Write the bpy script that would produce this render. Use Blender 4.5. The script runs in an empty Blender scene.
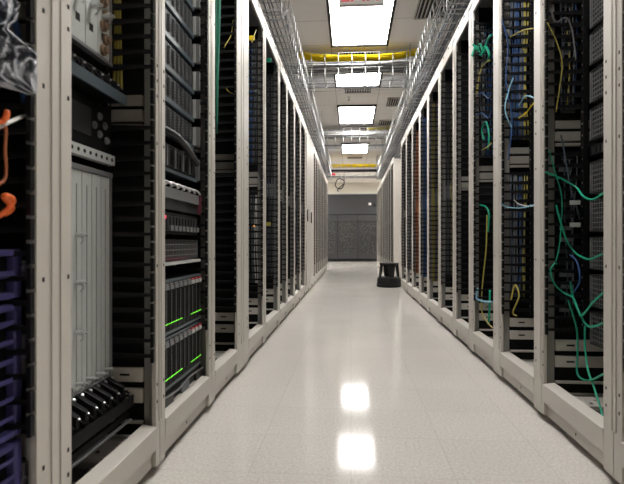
import bpy, math, random
from mathutils import Vector, noise
random.seed(7)
SC = bpy.context.scene
COL = SC.collection
PI = math.pi
# ---------------------------------------------------------------- camera model
F = 515.0; TH = math.atan(39.0/F); CH = 0.69
CT, ST = math.cos(TH), math.sin(TH)
XL, XR = -0.57, 0.733            # planes of the rack fronts
ZC = 2.81                        # ceiling
def dep(X, px): return X*F/(CT*(px-351.0))
def Yof(X, px): return (dep(X, px) + X*ST)/CT
def Pt(px, py, X):
    d = dep(X, px)
    return (X, (d+X*ST)/CT, CH + (242.0-py)*d/F)
# ---------------------------------------------------------------- materials
def mat(name, col, rough=0.5, metal=0.0, bump=0.0, bscale=200, var=0.0, vscale=8, spec=0.5, coat=0.0):
    m = bpy.data.materials.new(name); m.use_nodes = True
    nt = m.node_tree; b = nt.nodes['Principled BSDF']
    b.inputs['Base Color'].default_value = (*col, 1)
    b.inputs['Roughness'].default_value = rough
    b.inputs['Metallic'].default_value = metal
    b.inputs['Specular IOR Level'].default_value = spec
    b.inputs['Coat Weight'].default_value = coat
    tc = nt.nodes.new('ShaderNodeTexCoord')
    if var > 0:
        n = nt.nodes.new('ShaderNodeTexNoise'); n.inputs['Scale'].default_value = vscale; n.inputs['Detail'].default_value = 6
        nt.links.new(tc.outputs['Object'], n.inputs['Vector'])
        r = nt.nodes.new('ShaderNodeMapRange'); r.inputs['To Min'].default_value = 1-var; r.inputs['To Max'].default_value = 1+var
        nt.links.new(n.outputs['Fac'], r.inputs['Value'])
        mx = nt.nodes.new('ShaderNodeVectorMath'); mx.operation = 'SCALE'; mx.inputs[0].default_value = col
        nt.links.new(r.outputs[0], mx.inputs['Scale']); nt.links.new(mx.outputs[0], b.inputs['Base Color'])
    if bump > 0:
        n2 = nt.nodes.new('ShaderNodeTexNoise'); n2.inputs['Scale'].default_value = bscale
        nt.links.new(tc.outputs['Object'], n2.inputs['Vector'])
        bp = nt.nodes.new('ShaderNodeBump'); bp.inputs['Strength'].default_value = bump; bp.inputs['Distance'].default_value = 0.002
        nt.links.new(n2.outputs['Fac'], bp.inputs['Height']); nt.links.new(bp.outputs[0], b.inputs['Normal'])
    return m
def emis(name, col, st):
    m = bpy.data.materials.new(name); m.use_nodes = True
    b = m.node_tree.nodes['Principled BSDF']
    b.inputs['Base Color'].default_value = (*col, 1)
    b.inputs['Emission Color'].default_value = (*col, 1); b.inputs['Emission Strength'].default_value = st
    return m
M = {}
M['beige']  = mat('beige_powder_coat', (0.57,0.535,0.485), 0.42, bump=0.15, bscale=400, var=0.05)
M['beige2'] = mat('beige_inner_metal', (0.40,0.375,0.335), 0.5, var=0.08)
M['black']  = mat('black_plastic', (0.006,0.006,0.007), 0.5, spec=.3)
M['blackm'] = mat('black_metal', (0.004,0.004,0.0045), 0.6, spec=.2)
M['dark']   = mat('dark_equipment_metal', (0.017,0.018,0.020), 0.45, var=0.2, vscale=20)
M['void']   = mat('dark_opening', (0.004,0.004,0.004), 0.9)
M['grey']   = mat('grey_metal', (0.22,0.22,0.225), 0.4, 0.3, var=0.1)
M['lgrey']  = mat('pale_grey_card', (0.50,0.52,0.50), 0.45, 0.1, var=0.05)
M['steel']  = mat('steel', (0.62,0.62,0.62), 0.28, 0.95)
M['galv']   = mat('galvanised_wire', (0.42,0.42,0.42), 0.42, 0.8)
M['bluesteel'] = mat('blue_grey_steel', (0.075,0.10,0.115), 0.4, 0.3)
M['purple'] = mat('purple_plastic', (0.075,0.068,0.21), 0.4, var=0.05)
M['yellow'] = mat('yellow_fibre', (0.80,0.60,0.01), 0.7, spec=.2)
M['yellowd']= mat('yellow_jacket', (0.42,0.35,0.07), 0.45)
M['green']  = mat('green_jacket', (0.010,0.36,0.21), 0.4)
M['blue']   = mat('blue_jacket', (0.022,0.075,0.22), 0.45)
M['lblue']  = mat('light_blue_jacket', (0.25,0.50,0.65), 0.45)
M['orange'] = mat('orange_jacket', (0.85,0.16,0.03), 0.45)
M['rust']   = mat('rust_orange_jacket', (0.42,0.13,0.05), 0.5)
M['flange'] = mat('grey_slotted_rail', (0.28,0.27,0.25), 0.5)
M['greend'] = mat('dark_green_jacket', (0.006,0.17,0.10), 0.5)
M['brace']  = mat('shaded_brace_metal', (0.25,0.235,0.21), 0.55)  # mid braces: their shade is put into a darker beige
M['white']  = mat('white_jacket', (0.72,0.72,0.70), 0.4)
M['cgrey']  = mat('grey_jacket', (0.15,0.155,0.165), 0.6, spec=.25)
M['cbg']    = mat('blue_grey_jacket', (0.075,0.09,0.115), 0.6, spec=.25)
M['copper'] = mat('brown_connector', (0.26,0.17,0.11), 0.4, 0.2)
M['red']    = mat('red_plastic', (0.60,0.02,0.03), 0.4)
M['pink']   = mat('dull_red_plastic', (0.16,0.03,0.05), 0.5)
M['ledg']   = emis('green_led', (0.22,1.0,0.05), .55)
M['ledr']   = emis('red_led', (1.0,0.08,0.12), 1.5)
M['ledb']   = emis('amber_led', (1.0,0.45,0.1), 0.8)
M['lamp']   = emis('lamp_diffuser_glow', (1.0,0.975,0.945), 22.5)
M['wallm']  = mat('cream_wall_paint', (0.72,0.68,0.60), 0.7, bump=0.1)
M['cool']   = mat('slate_grey_panel', (0.036,0.036,0.039), 0.55, var=0.05, spec=.3)
M['rubber'] = mat('black_rubber', (0.006,0.006,0.006), 0.6, spec=.25)
M['signm']  = mat('grey_sign_housing', (0.42,0.39,0.37), 0.5)
M['stripm'] = mat('white_enamel_strip', (0.80,0.82,0.86), 0.3)
def mesh_mat():
    m = mat('perforated_grille', (0.2,0.2,0.2), 0.45, 0.3); nt = m.node_tree; b = nt.nodes['Principled BSDF']
    tc = nt.nodes.new('ShaderNodeTexCoord'); n = nt.nodes.new('ShaderNodeTexNoise'); n.inputs['Scale'].default_value = 22; n.inputs['Detail'].default_value = 8
    nt.links.new(tc.outputs['Object'], n.inputs['Vector'])
    r = nt.nodes.new('ShaderNodeValToRGB'); r.color_ramp.elements[0].position = .4; r.color_ramp.elements[0].color = (.010,.010,.010,1)
    r.color_ramp.elements[1].position = .62; r.color_ramp.elements[1].color = (.085,.085,.08,1)
    nt.links.new(n.outputs['Fac'], r.inputs[0]); nt.links.new(r.outputs[0], b.inputs['Base Color']); return m
M['grille'] = mesh_mat()
def floor_mat():
    m = mat('polished_vinyl_tile', (0.6,0.57,0.53), 0.13); nt = m.node_tree; N = nt.nodes; L = nt.links
    b = N['Principled BSDF']; tc = N.new('ShaderNodeTexCoord')
    n = N.new('ShaderNodeTexNoise'); n.inputs['Scale'].default_value = 110; n.inputs['Detail'].default_value = 5; n.inputs['Roughness'].default_value=.7
    L.new(tc.outputs['Object'], n.inputs['Vector'])
    r = N.new('ShaderNodeValToRGB'); e = r.color_ramp.elements
    e[0].position=.36; e[0].color=(.55,.52,.485,1); e[1].position=.6; e[1].color=(.72,.685,.645,1)
    L.new(n.outputs['Fac'], r.inputs[0])
    n1 = N.new('ShaderNodeTexNoise'); n1.inputs['Scale'].default_value = 2.2; n1.inputs['Detail'].default_value = 4
    L.new(tc.outputs['Object'], n1.inputs['Vector'])
    mr = N.new('ShaderNodeMapRange'); mr.inputs['To Min'].default_value=.92; mr.inputs['To Max'].default_value=1.06; L.new(n1.outputs['Fac'], mr.inputs['Value'])
    sc = N.new('ShaderNodeVectorMath'); sc.operation='SCALE'; L.new(r.outputs[0], sc.inputs[0]); L.new(mr.outputs[0], sc.inputs['Scale'])
    br = N.new('ShaderNodeTexBrick'); br.offset = 0; br.inputs['Scale'].default_value = 1.0
    br.inputs['Brick Width'].default_value=.305; br.inputs['Row Height'].default_value=.305; br.inputs['Mortar Size'].default_value=.0012
    br.inputs['Color1'].default_value=(1,1,1,1); br.inputs['Color2'].default_value=(.965,.965,.96,1); br.inputs['Mortar'].default_value=(.80,.79,.78,1)
    L.new(tc.outputs['Object'], br.inputs['Vector'])
    mx = N.new('ShaderNodeMix'); mx.data_type='RGBA'; mx.blend_type='MULTIPLY'; mx.inputs['Factor'].default_value=1
    L.new(sc.outputs[0], mx.inputs['A']); L.new(br.outputs['Color'], mx.inputs['B']); L.new(mx.outputs['Result'], b.inputs['Base Color'])
    # soft waviness of the wax
    mp = N.new('ShaderNodeMapping'); mp.inputs['Scale'].default_value=(14,5,1); L.new(tc.outputs['Object'], mp.inputs['Vector'])
    n2 = N.new('ShaderNodeTexNoise'); n2.inputs['Scale'].default_value=1.0; n2.inputs['Detail'].default_value=3; L.new(mp.outputs[0], n2.inputs['Vector'])
    bp = N.new('ShaderNodeBump'); bp.inputs['Strength'].default_value=.05; bp.inputs['Distance'].default_value=.003
    L.new(n2.outputs['Fac'], bp.inputs['Height']); L.new(bp.outputs[0], b.inputs['Normal'])
    r2 = N.new('ShaderNodeMapRange'); r2.inputs['To Min'].default_value=.07; r2.inputs['To Max'].default_value=.11; b.inputs['Specular IOR Level'].default_value=.13; L.new(n1.outputs['Fac'], r2.inputs['Value'])
    L.new(r2.outputs[0], b.inputs['Roughness'])
    return m
M['floor'] = floor_mat()
def ceil_mat():
    m = mat('acoustic_ceiling_tile', (0.5,0.47,0.43), 0.8); nt = m.node_tree; N = nt.nodes; L = nt.links
    b = N['Principled BSDF']; tc = N.new('ShaderNodeTexCoord')
    mp = N.new('ShaderNodeMapping'); mp.inputs['Location'].default_value=(0.215,-4.32+.61*10,0); L.new(tc.outputs['Object'], mp.inputs['Vector'])
    br = N.new('ShaderNodeTexBrick'); br.offset=0; br.inputs['Scale'].default_value=1
    br.inputs['Brick Width'].default_value=.61; br.inputs['Row Height'].default_value=.61; br.inputs['Mortar Size'].default_value=.006
    br.inputs['Color1'].default_value=(.72,.685,.64,1); br.inputs['Color2'].default_value=(.75,.71,.665,1); br.inputs['Mortar'].default_value=(.48,.45,.42,1)
    L.new(mp.outputs[0], br.inputs['Vector']); L.new(br.outputs['Color'], b.inputs['Base Color']); return m
M['ceil'] = ceil_mat()
def bag_mat():
    m = bpy.data.materials.new('clear_plastic_film'); m.use_nodes=True; nt=m.node_tree; N=nt.nodes; L=nt.links
    b=N['Principled BSDF']; b.inputs['Base Color'].default_value=(.62,.64,.69,1); b.inputs['Roughness'].default_value=.22; b.inputs['Specular IOR Level'].default_value=1.0
    t=N.new('ShaderNodeBsdfTransparent'); mx=N.new('ShaderNodeMixShader'); mx.inputs[0].default_value=.9
    L.new(t.outputs[0], mx.inputs[1]); L.new(b.outputs[0], mx.inputs[2]); L.new(mx.outputs[0], N['Material Output'].inputs['Surface']); return m
M['bag'] = bag_mat()
# ---------------------------------------------------------------- mesh builder
class MB:
    def __init__(s): s.v=[]; s.f=[]; s.mi=[]; s.mats=[]
    def m(s, name):
        if name not in s.mats: s.mats.append(name)
        return s.mats.index(name)
    def box(s, x0,x1,y0,y1,z0,z1, m='beige'):
        x0,x1=sorted((x0,x1)); y0,y1=sorted((y0,y1)); z0,z1=sorted((z0,z1)); k=len(s.v); i=s.m(m)
        s.v += [(x0,y0,z0),(x1,y0,z0),(x1,y1,z0),(x0,y1,z0),(x0,y0,z1),(x1,y0,z1),(x1,y1,z1),(x0,y1,z1)]
        for q in ((0,3,2,1),(4,5,6,7),(0,1,5,4),(1,2,6,5),(2,3,7,6),(3,0,4,7)): s.f.append(tuple(k+a for a in q)); s.mi.append(i)
        return s
    def hexa(s, pts, m):   # 8 points, bottom 4 ccw, top 4 ccw
        k=len(s.v); i=s.m(m); s.v += [tuple(p) for p in pts]
        for q in ((0,3,2,1),(4,5,6,7),(0,1,5,4),(1,2,6,5),(2,3,7,6),(3,0,4,7)): s.f.append(tuple(k+a for a in q)); s.mi.append(i)
        return s
    def tube(s, path, r, m='steel', n=6, closed=False):
        path=[Vector(p) for p in path]; i=s.m(m); k=len(s.v); N=len(path)
        prev=None
        for a,p in enumerate(path):
            if closed: t=path[(a+1)%N]-path[a-1]
            else: t=path[min(a+1,N-1)]-path[max(a-1,0)]
            if t.length<1e-9: t=Vector((0,0,1))
            t.normalize()
            if prev is None:
                u=t.cross(Vector((0,0,1)));
                if u.length<1e-3: u=t.cross(Vector((1,0,0)))
            else:
                u=prev-t*prev.dot(t)
                if u.length<1e-6: u=t.cross(Vector((1,0,0)))
            u.normalize(); prev=u; w=t.cross(u)
            rr = r[a] if isinstance(r,(list,tuple)) else r
            for b in range(n):
                c=2*PI*b/n; q=p+u*math.cos(c)*rr+w*math.sin(c)*rr; s.v.append(tuple(q))
        for a in range(N if closed else N-1):
            a2=(a+1)%N
            for b in range(n):
                b2=(b+1)%n
                s.f.append((k+a*n+b,k+a*n+b2,k+a2*n+b2,k+a2*n+b)); s.mi.append(i)
        if not closed:
            s.f.append(tuple(k+b for b in range(n))[::-1]); s.mi.append(i)
            s.f.append(tuple(k+(N-1)*n+b for b in range(n))); s.mi.append(i)
        return s
    def lathe(s, prof, c, m='steel', n=24, axis='z'):
        i=s.m(m); k=len(s.v)
        for (r,h) in prof:
            for b in range(n):
                a=2*PI*b/n; x,y=r*math.cos(a),r*math.sin(a)
                s.v.append((c[0]+x,c[1]+y,c[2]+h) if axis=='z' else ((c[0]+h,c[1]+x,c[2]+y) if axis=='x' else (c[0]+x,c[1]+h,c[2]+y)))
        for a in range(len(prof)-1):
            for b in range(n):
                b2=(b+1)%n; s.f.append((k+a*n+b,k+a*n+b2,k+(a+1)*n+b2,k+(a+1)*n+b)); s.mi.append(i)
        s.f.append(tuple(k+b for b in range(n))[::-1]); s.mi.append(i)
        s.f.append(tuple(k+(len(prof)-1)*n+b for b in range(n))); s.mi.append(i)
        return s
    def mesh(s, name):
        me=bpy.data.meshes.new(name); me.from_pydata(s.v,[],s.f)
        for n in s.mats: me.materials.append(M[n])
        me.polygons.foreach_set('material_index', s.mi); me.update(); return me
def link(name, me, parent=None, loc=(0,0,0), bevel=0, smooth=False):
    o=bpy.data.objects.new(name, me); COL.objects.link(o); o.location=loc
    if parent: o.parent=parent
    if bevel:
        b=o.modifiers.new('bevel','BEVEL'); b.width=bevel; b.segments=2; b.limit_method='ANGLE'
    if smooth:
        for p in me.polygons: p.use_smooth=True
    return o
def build(name, mb, parent=None, loc=(0,0,0), bevel=0, smooth=False, label=None):
    o=link(name, mb.mesh(name), parent, loc, bevel, smooth)
    if label: o['label']=label
    return o
def thing(name, label, cat, loc=(0,0,0), group=None):
    o=bpy.data.objects.new(name,None); o.empty_display_size=.1; COL.objects.link(o); o.location=loc
    o['label']=label; o['category']=cat
    if group: o['group']=group
    return o
def tag(o, label, cat, group=None, kind=None):
    o['label']=label; o['category']=cat
    if group: o['group']=group
    if kind: o['kind']=kind
    return o
def struct(o): o['kind']='structure'; return o
def spline(pts, n=8):
    P=[Vector(p) for p in pts]; out=[]
    for i in range(len(P)-1):
        p0=P[max(i-1,0)];p1=P[i];p2=P[i+1];p3=P[min(i+2,len(P)-1)]
        for k in range(n):
            t=k/n; out.append(.5*((2*p1)+(-p0+p2)*t+(2*p0-5*p1+4*p2-p3)*t*t+(-p0+3*p1-3*p2+p3)*t**3))
    out.append(P[-1]); return out
# ---------------------------------------------------------------- the room
Y0, Y1, WX = -4.2, 18.45, 3.3
struct(build('floor', MB().box(-WX-.1,WX+.1,Y0-.1,Y1+.1,-.1,0,'floor')))
struct(build('ceiling', MB().box(-WX-.1,WX+.1,Y0-.1,Y1+.1,ZC,ZC+.1,'ceil')))
struct(build('wall_left', MB().box(-WX-.1,-WX,Y0,Y1,0,ZC,'wallm')))
struct(build('wall_right', MB().box(WX,WX+.1,Y0,Y1,0,ZC,'wallm')))
struct(build('wall_far', MB().box(-WX,WX,Y1,Y1+.1,0,ZC,'wallm')))
struct(build('wall_near', MB().box(-WX,WX,Y0-.1,Y0,0,ZC,'wallm')))
# ---------------------------------------------------------------- ceiling lights
LX=0.09
def lamp(yn, yf, label, x=LX):
    t=thing('ceiling_light', label, 'light', (x,(yn+yf)/2,ZC), 'recessed fluorescent ceiling lights')
    h=(yf-yn)/2
    f=MB()
    f.box(-.305,-.280,-h,h,-.03,-.001,'blackm').box(.280,.305,-h,h,-.03,-.001,'blackm').box(-.280,.280,-h,-h+.025,-.03,-.001,'blackm').box(-.280,.280,h-.025,h,-.03,-.001,'blackm')
    build('frame', f, t)
    d=MB().box(-.280,.280,-h+.025,h-.025,-.014,-.002,'lamp'); build('diffuser', d, t)
    return t
G=.61
lamp(4.32,5.54,'long white ceiling light nearest the camera, behind the hanging sign')
lamp(6.39,7.0,'short ceiling light seen just beneath the nearest cross basket tray')
lamp(7.98,9.20,'ceiling light between the first and second cross basket trays')
lamp(11.03,12.25,'ceiling light seen through the wires of the second cross basket tray')
lamp(1.27,2.49,'unseen ceiling light added overhead, just in front of the camera')  # added above the view to brighten the near racks and floor
for xx,w in ((-2.35,'left'),(2.53,'right')):  # unseen lamps added beyond the racks to raise the ambient light
    for yy,l in ((-.17,'beside the camera'),(4.32,'level with the nearest aisle light'),(7.98,'level with the second long aisle light'),(11.03,'level with the far aisle light'),(13.47,'beyond the farthest basket tray'),(16.52,'over the far cross aisle')):
        lamp(yy,yy+1.22,'added unseen light behind the %s rack row, %s'%(w,l),xx)
lamp(16.0,17.22,'ceiling light over the far cross aisle, left of the opening',-1.30)
lamp(12.86,14.08,'ceiling light just past the end of the left rack row',-1.13)
lamp(16.0,17.22,'ceiling light over the far cross aisle, right of the opening',1.45)
# white enamel strips beside two of the lights
def strip(y0,y1,label):
    t=thing('ceiling_strip', label, 'ceiling strip', (LX,(y0+y1)/2,ZC)); h=(y1-y0)/2
    build('panel', MB().box(-.80,-.31,-h,h,-.035,-.001,'stripm'), t, bevel=.003)
    build('panel', MB().box(.31,.85,-h,h,-.03,-.001,'stripm'), t, bevel=.003)
strip(6.55,6.98,'white enamel strip either side of the short ceiling light')
strip(11.4,11.85,'white enamel strip either side of the light behind the second cross tray')
# vents
def vent(x0,x1,y0,y1,n,label,along='y'):
    t=thing('ceiling_vent', label, 'vent', ((x0+x1)/2,(y0+y1)/2,ZC), 'ceiling air vents'); a,b=(x1-x0)/2,(y1-y0)/2
    build('backing', MB().box(-a,a,-b,b,-.008,-.001,'void'), t)
    s=MB(); s.box(-a,a,-b-.01,-b,-.018,-.001,'beige2').box(-a,a,b,b+.01,-.018,-.001,'beige2').box(-a-.01,-a,-b-.01,b+.01,-.018,-.001,'beige2').box(a,a+.01,-b-.01,b+.01,-.018,-.001,'beige2')
    build('frame', s, t)
    for i in range(n):
        c=-a+(i+.5)*2*a/n
        build('slat', MB().box(c-.006,c+.006,-b,b,-.016,-.008,'beige2'), t)
vent(.60,1.18,4.36,4.92,16,'large slatted air vent to the right of the nearest ceiling light')
vent(.55,.85,7.62,8.05,9,'slatted air vent to the right of the second long ceiling light')
vent(.50,.80,9.0,9.35,8,'small slatted air vent past the second long ceiling light')
for y,l in ((5.82,'narrow air diffuser just past the nearest ceiling light'),(7.2,'narrow air diffuser under the nearest cross tray, past the short light'),(9.55,'narrow air diffuser past the second long ceiling light'),(12.95,'narrow air diffuser past the light behind the second cross tray')):
    vent(-.08,.27,y-.08,y+.10,10,l)
t=thing('sprinkler', 'small brass sprinkler head before the second long ceiling light','sprinkler',(-.03,7.55,ZC))
build('escutcheon', MB().lathe([(.035,-.001),(.035,-.008),(.012,-.012),(.012,-.03)],(0,0,0),'steel',16), t)
build('deflector', MB().lathe([(.004,-.03),(.004,-.045),(.022,-.046),(.022,-.049)],(0,0,0),'copper',12), t)
# hanging exit sign
sy=3.52; sx=0.0
t=thing('exit_sign','grey hanging sign with red letters in front of the nearest light','sign',(sx+.071,sy,0))
z0=CH+235.3*sy/F
build('housing', MB().box(-.152,.152,-.02,.02,z0,z0+.19,'signm'), t, bevel=.004)
for q in (-.1,.1): build('hanger_rod', MB().tube([(q,0,z0+.19),(q,0,ZC)],.004,'steel'), t)
cu=bpy.data.curves.new('exit_text','FONT'); cu.body='EXIT'; cu.size=.19; cu.extrude=.002; cu.align_x='CENTER'
to=bpy.data.objects.new('tmp',cu); COL.objects.link(to)
dg=bpy.context.evaluated_depsgraph_get(); me=bpy.data.meshes.new_from_object(to.evaluated_get(dg)); bpy.data.objects.remove(to)
me.materials.clear(); me.materials.append(M['red'])
o=link('lettering', me, t, (0,-.0225,z0+.020)); o.rotation_euler=(PI/2,0,0); o.scale=(.76,.95,1); o['label']='red EXIT letters'
# ---------------------------------------------------------------- racks
U=.04445
def front_post(w, s, far):           # s=+1: rack extends to +x.   far: side flange on the +y edge
    b=MB()
    b.box(0,s*.012,0,w,.03,2.13,'beige')
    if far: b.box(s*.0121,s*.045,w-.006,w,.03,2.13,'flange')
    else:   b.box(s*.0121,s*.045,0,.006,.03,2.13,'beige2')
    # shallow raised bead along the face
    c=w*.80 if far else w*.2
    b.box(-s*.0035,0,c-w*.16,c+w*.16,.16,2.06,'beige')
    for z in (.22,.27,.62,.98,1.12,1.165,1.21,1.60,1.9):
        cy=w*.30 if far else w*.72
        b.box(-s*.0008,.0,cy-.0035,cy+.0035,z-.0045,z+.0045,'void')
    return b
def comb(s, z0, z1, far):            # fingers reach from the mounting rail to the front
    b=MB(); t0=.012 if far else .028
    b.box(s*.135,s*.150,0,.03,z0,z1,'blackm')
    n=int((z1-z0)/U)
    for i in range(n):
        z=z0+(i+.5)*U
        yo=.019 if far else .001
        if not 1.03<z<1.17: b.hexa([(s*.135,yo,z-.009),(s*.135,yo+.010,z-.009),(s*t0,yo+.010,z-.004),(s*t0,yo,z-.004),
                (s*.135,yo,z+.009),(s*.135,yo+.010,z+.009),(s*t0,yo+.010,z+.004),(s*t0,yo,z+.004)],'black')
        b.box(s*(t0-.009),s*t0,yo-.001,yo+.011,z-.019,z+.019,'black')
        yy = -.0008 if far else .0455
        b.box(s*.1342,s*.1349,.012,.017,z-.003+U/2,z+.003+U/2,'steel')
    return b
_cache={}
def cached(key, fn):
    if key not in _cache: _cache[key]=fn()
    return _cache[key]
def make_rack(y0, W, s, label, pn=.05, pf=.05, gap=.002, door=False, blank=True, zm=1.055):
    x = XR if s>0 else XL
    r=thing('equipment_rack', label, 'rack', (x,y0,0), 'open beige equipment racks lining the aisle')
    a=gap; e=W-gap
    def P(key, w, far):
        return cached((key,w,s,far), lambda: front_post(w,s,far).mesh('post'))
    link('post', P('p',pn,False), r, (0,a,0), .0015)
    link('post', P('p',pf,True), r, (0,e-pf,0), .0015)
    def rp():
        b=MB(); b.box(s*.93,s*.98,0,.045,.03,2.13,'beige2'); return b.mesh('post')
    link('post', cached(('rp',s),rp), r, (0,a,0)); link('post', cached(('rp',s),rp), r, (0,e-.045,0))
    # bottom front rail with rolled lip
    b=MB()
    b.hexa([(s*.0,a+pn,.078),(s*.0,e-pf,.078),(s*.055,e-pf,.078),(s*.055,a+pn,.078),
            (s*-.004,a+pn,.148),(s*-.004,e-pf,.148),(s*.04,e-pf,.155),(s*.04,a+pn,.155)] if s>0 else
           [(s*.055,a+pn,.078),(s*.055,e-pf,.078),(s*.0,e-pf,.078),(s*.0,a+pn,.078),
            (s*.04,a+pn,.155),(s*.04,e-pf,.155),(s*-.004,e-pf,.148),(s*-.004,a+pn,.148)],'beige')
    build('bottom_rail', b, r, bevel=.002)
    b=MB(); b.box(s*.013,s*.06,a+.001,e-.001,.028,.077,'beige').box(s*.06,s*.92,a+.001,a+.05,.03,.10,'beige2').box(s*.06,s*.92,e-.05,e-.001,.03,.10,'beige2').box(s*.88,s*.92,a+.05,e-.05,.03,.10,'beige2')
    b.box(s*.0125,s*.013,W*.5-.004,W*.5+.004,.045,.055,'void')
    b.box(s*.04,s*.08,W*.2,W*.2+.03,0,.03,'void').box(s*.04,s*.08,W*.75,W*.75+.03,0,.03,'void').box(s*.8,s*.84,W*.2,W*.2+.03,0,.03,'void').box(s*.8,s*.84,W*.75,W*.75+.03,0,.03,'void')
    build('plinth', b, r, bevel=.002)
    # base tray with a cable opening
    b=MB(); b.box(s*.0601,s*.080,a+.0501,e-.0501,.100,.112,'beige').box(s*.080,s*.87,a+.0501,a+.07,.100,.112,'beige').box(s*.080,s*.87,e-.17,e-.0501,.100,.112,'beige').box(s*.50,s*.87,a+.07,e-.17,.100,.112,'beige')
    for k in range(5):
        q=a+.08+k*(W-.16)/4
        b.box(s*.065,s*.072,q,q+.012,.112,.1125,'void')
    for q in (.12,.20,.31): b.box(s*q,s*(q+.010),e-.14,e-.125,.112,.1125,'void').box(s*(q+.03),s*(q+.036),e-.10,e-.09,.112,.1125,'void')
    build('base_tray', b, r)
    # top
    b=MB(); b.box(-s*.004,s*.012,a+.0,e-.0,2.0701+.06,2.165,'beige').box(-s*.003,s*.011,a+pn,e-pf,2.075,2.13,'beige')
    for q in (.3,.62): b.box(-s*.0055,-s*.0045,W*q,W*q+.035,2.138,2.150,'void')
    build('top_rail', b, r, bevel=.0015)
    b=MB(); b.box(s*.0121,s*.93,a,e,2.135,2.150,'grey'); build('top_panel', b, r)
    # side braces
    for side in (0,1):
        yb = a+.0061 if side==0 else e-.0061-.012
        def br(hh,slot,side=side):
            b=MB(); b.box(s*.046,s*.90,0,.012,0,hh,'beige' if slot or hh==.010 else 'brace')
            if slot:
                if side: b.box(s*.085,s*.115,-.0006,0,hh*.42,hh*.58,'void')
                else: b.box(s*.085,s*.115,.012,.0126,hh*.42,hh*.58,'void')
            return b.mesh('side_brace')
        for (z,hh,slot) in ((.213,.042,1),(.275,.042,1),(.150,.010,0),(zm,.013,0),(zm+.019,.037,0),(zm+.067,.031,0)):
            me=cached(('br',s,side,hh,slot),lambda: br(hh,slot)); link('side_brace', me, r, (0,yb,z), .002)
        yb2 = a+.008 if side==0 else e-pf-.0315
        for (z0,z1) in ((.335,2.06),):
            me=cached(('comb',s,z0,side), lambda: comb(s,z0,z1,side==1).mesh('cable_finger_strip'))
            link('cable_finger_strip', me, r, (0,yb2,0))
        yp = a+.0001 if side==0 else e-.0061+.001
        build('side_panel', MB().box(s*.046,s*.92,yp,yp+.004,.113,2.12,'blackm'), r)
    build('rear_panel', MB().box(s*.905,s*.925,a+.046,e-.046,.113,2.12,'blackm'), r)
    if blank:
        b=MB(); n=20
        for k in range(n):
            z=.16+k*2*U
            if 1.0<z<1.0: continue
            b.box(s*.166,s*.172,a+.052,e-.052,z+.001,z+2*U-.001,'dark')
        build('blanking_panel', b, r, bevel=0)
    if door:
        b=MB(); b.box(-s*.018,-s*.0045,a+.01,e-.01,.16,2.06,'beige')
        d=build('door', b, r, bevel=.004)
        b=MB(); yh=a+.05; b.box(-s*.03,-s*.018,yh,yh+.02,.95,1.10,'blackm'); build('handle', b, d)
    return r
# boundaries measured along each row
Lb=[.36,Yof(XL,58.5),Yof(XL,160),Yof(XL,212),Yof(XL,243),Yof(XL,264.8),Yof(XL,279.2),4.58,5.19,5.81]
while Lb[-1]<12.0: Lb.append(Lb[-1]+.612)
Rb=[.86,Yof(XR,613.5),Yof(XR,541.5),Yof(XR,499.5),Yof(XR,471),Yof(XR,454.3),Yof(XR,439.5),Yof(XR,428),Yof(XR,419.6),Yof(XR,412.3),Yof(XR,406.3),Yof(XR,401)]
print('Lb',[round(v,2) for v in Lb]); print('Rb',[round(v,2) for v in Rb])
ORD=['first','second','third','fourth','fifth','sixth','seventh','eighth','ninth','tenth','eleventh','twelfth','thirteenth','fourteenth','fifteenth','sixteenth','seventeenth','eighteenth','nineteenth','twentieth','twenty-first','twenty-second']
Llab={0:'beige rack at the left picture edge holding purple-fronted servers and orange cables',
1:'beige rack with pale grey card chassis, nearest complete rack on the left',
2:'beige rack on the left holding blade servers with green light bars',
3:'nearly empty dark rack on the left with a green cable bundle hanging inside',
4:'beige rack just past the wide double post in the left row'}
Rlab={0:'beige rack cut off by the right picture edge',
1:'beige rack on the right with looping green cables and black gridded servers',
2:'beige rack on the right packed with blue and yellow vertical cables',
3:'beige rack on the right with bright green cables gathered near its top',
7:'beige rack in the right row with a strip of blue cables, beside the rust-orange one',
8:'beige rack in the right row with a strip of rust-orange cables',
6:'beige rack in the right row whose cable strip is yellow'}
pw={ # joint index -> (post width of the near rack, post width of the far rack)
('L',1):(.068,.045),('L',2):(.030,.040),('L',3):(.045,.045),('L',4):(.135,.15)}
for i in range(len(Lb)-1):
    W=Lb[i+1]-Lb[i]
    pf=pw.get(('L',i+1),(.05,.05))[0]; pn=pw.get(('L',i),(.05,.05))[1]
    lab=Llab.get(i,'open beige rack, %s from the camera in the left row'%ORD[i])
    door = i in (10,11)
    if door: lab='beige rack with a closed plain door, %s of the two in the left row'%('nearer' if i==10 else 'farther')
    make_rack(Lb[i], W, -1, lab, pn, pf, door=door, blank=i>3, zm=1.028 if i==1 else 1.055)
for i in range(len(Rb)-1):
    W=Rb[i+1]-Rb[i]
    make_rack(Rb[i], W, 1, Rlab.get(i,'open beige rack, %s from the camera in the right row'%ORD[i]), {1:.055,2:.08,3:.11}.get(i,.06), {0:.042,1:.02,2:.02}.get(i,.05), blank=i>2)
# far block of the right row, past the gap
y=9.02; k=0
# plain side panel closing the near end of the far block
o=build('end_panel', MB().box(XR+.0,XR+.95,y-.028,y-.002,.0,2.13,'beige'), bevel=.003)
tag(o,'plain beige end panel standing past the gap in the right row','panel')
while y<14.3:
    make_rack(y+.0, .62, 1, 'open beige rack of the far right block, %s past the plain end panel'%ORD[k], .05,.05)
    y+=.62; k+=1
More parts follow.
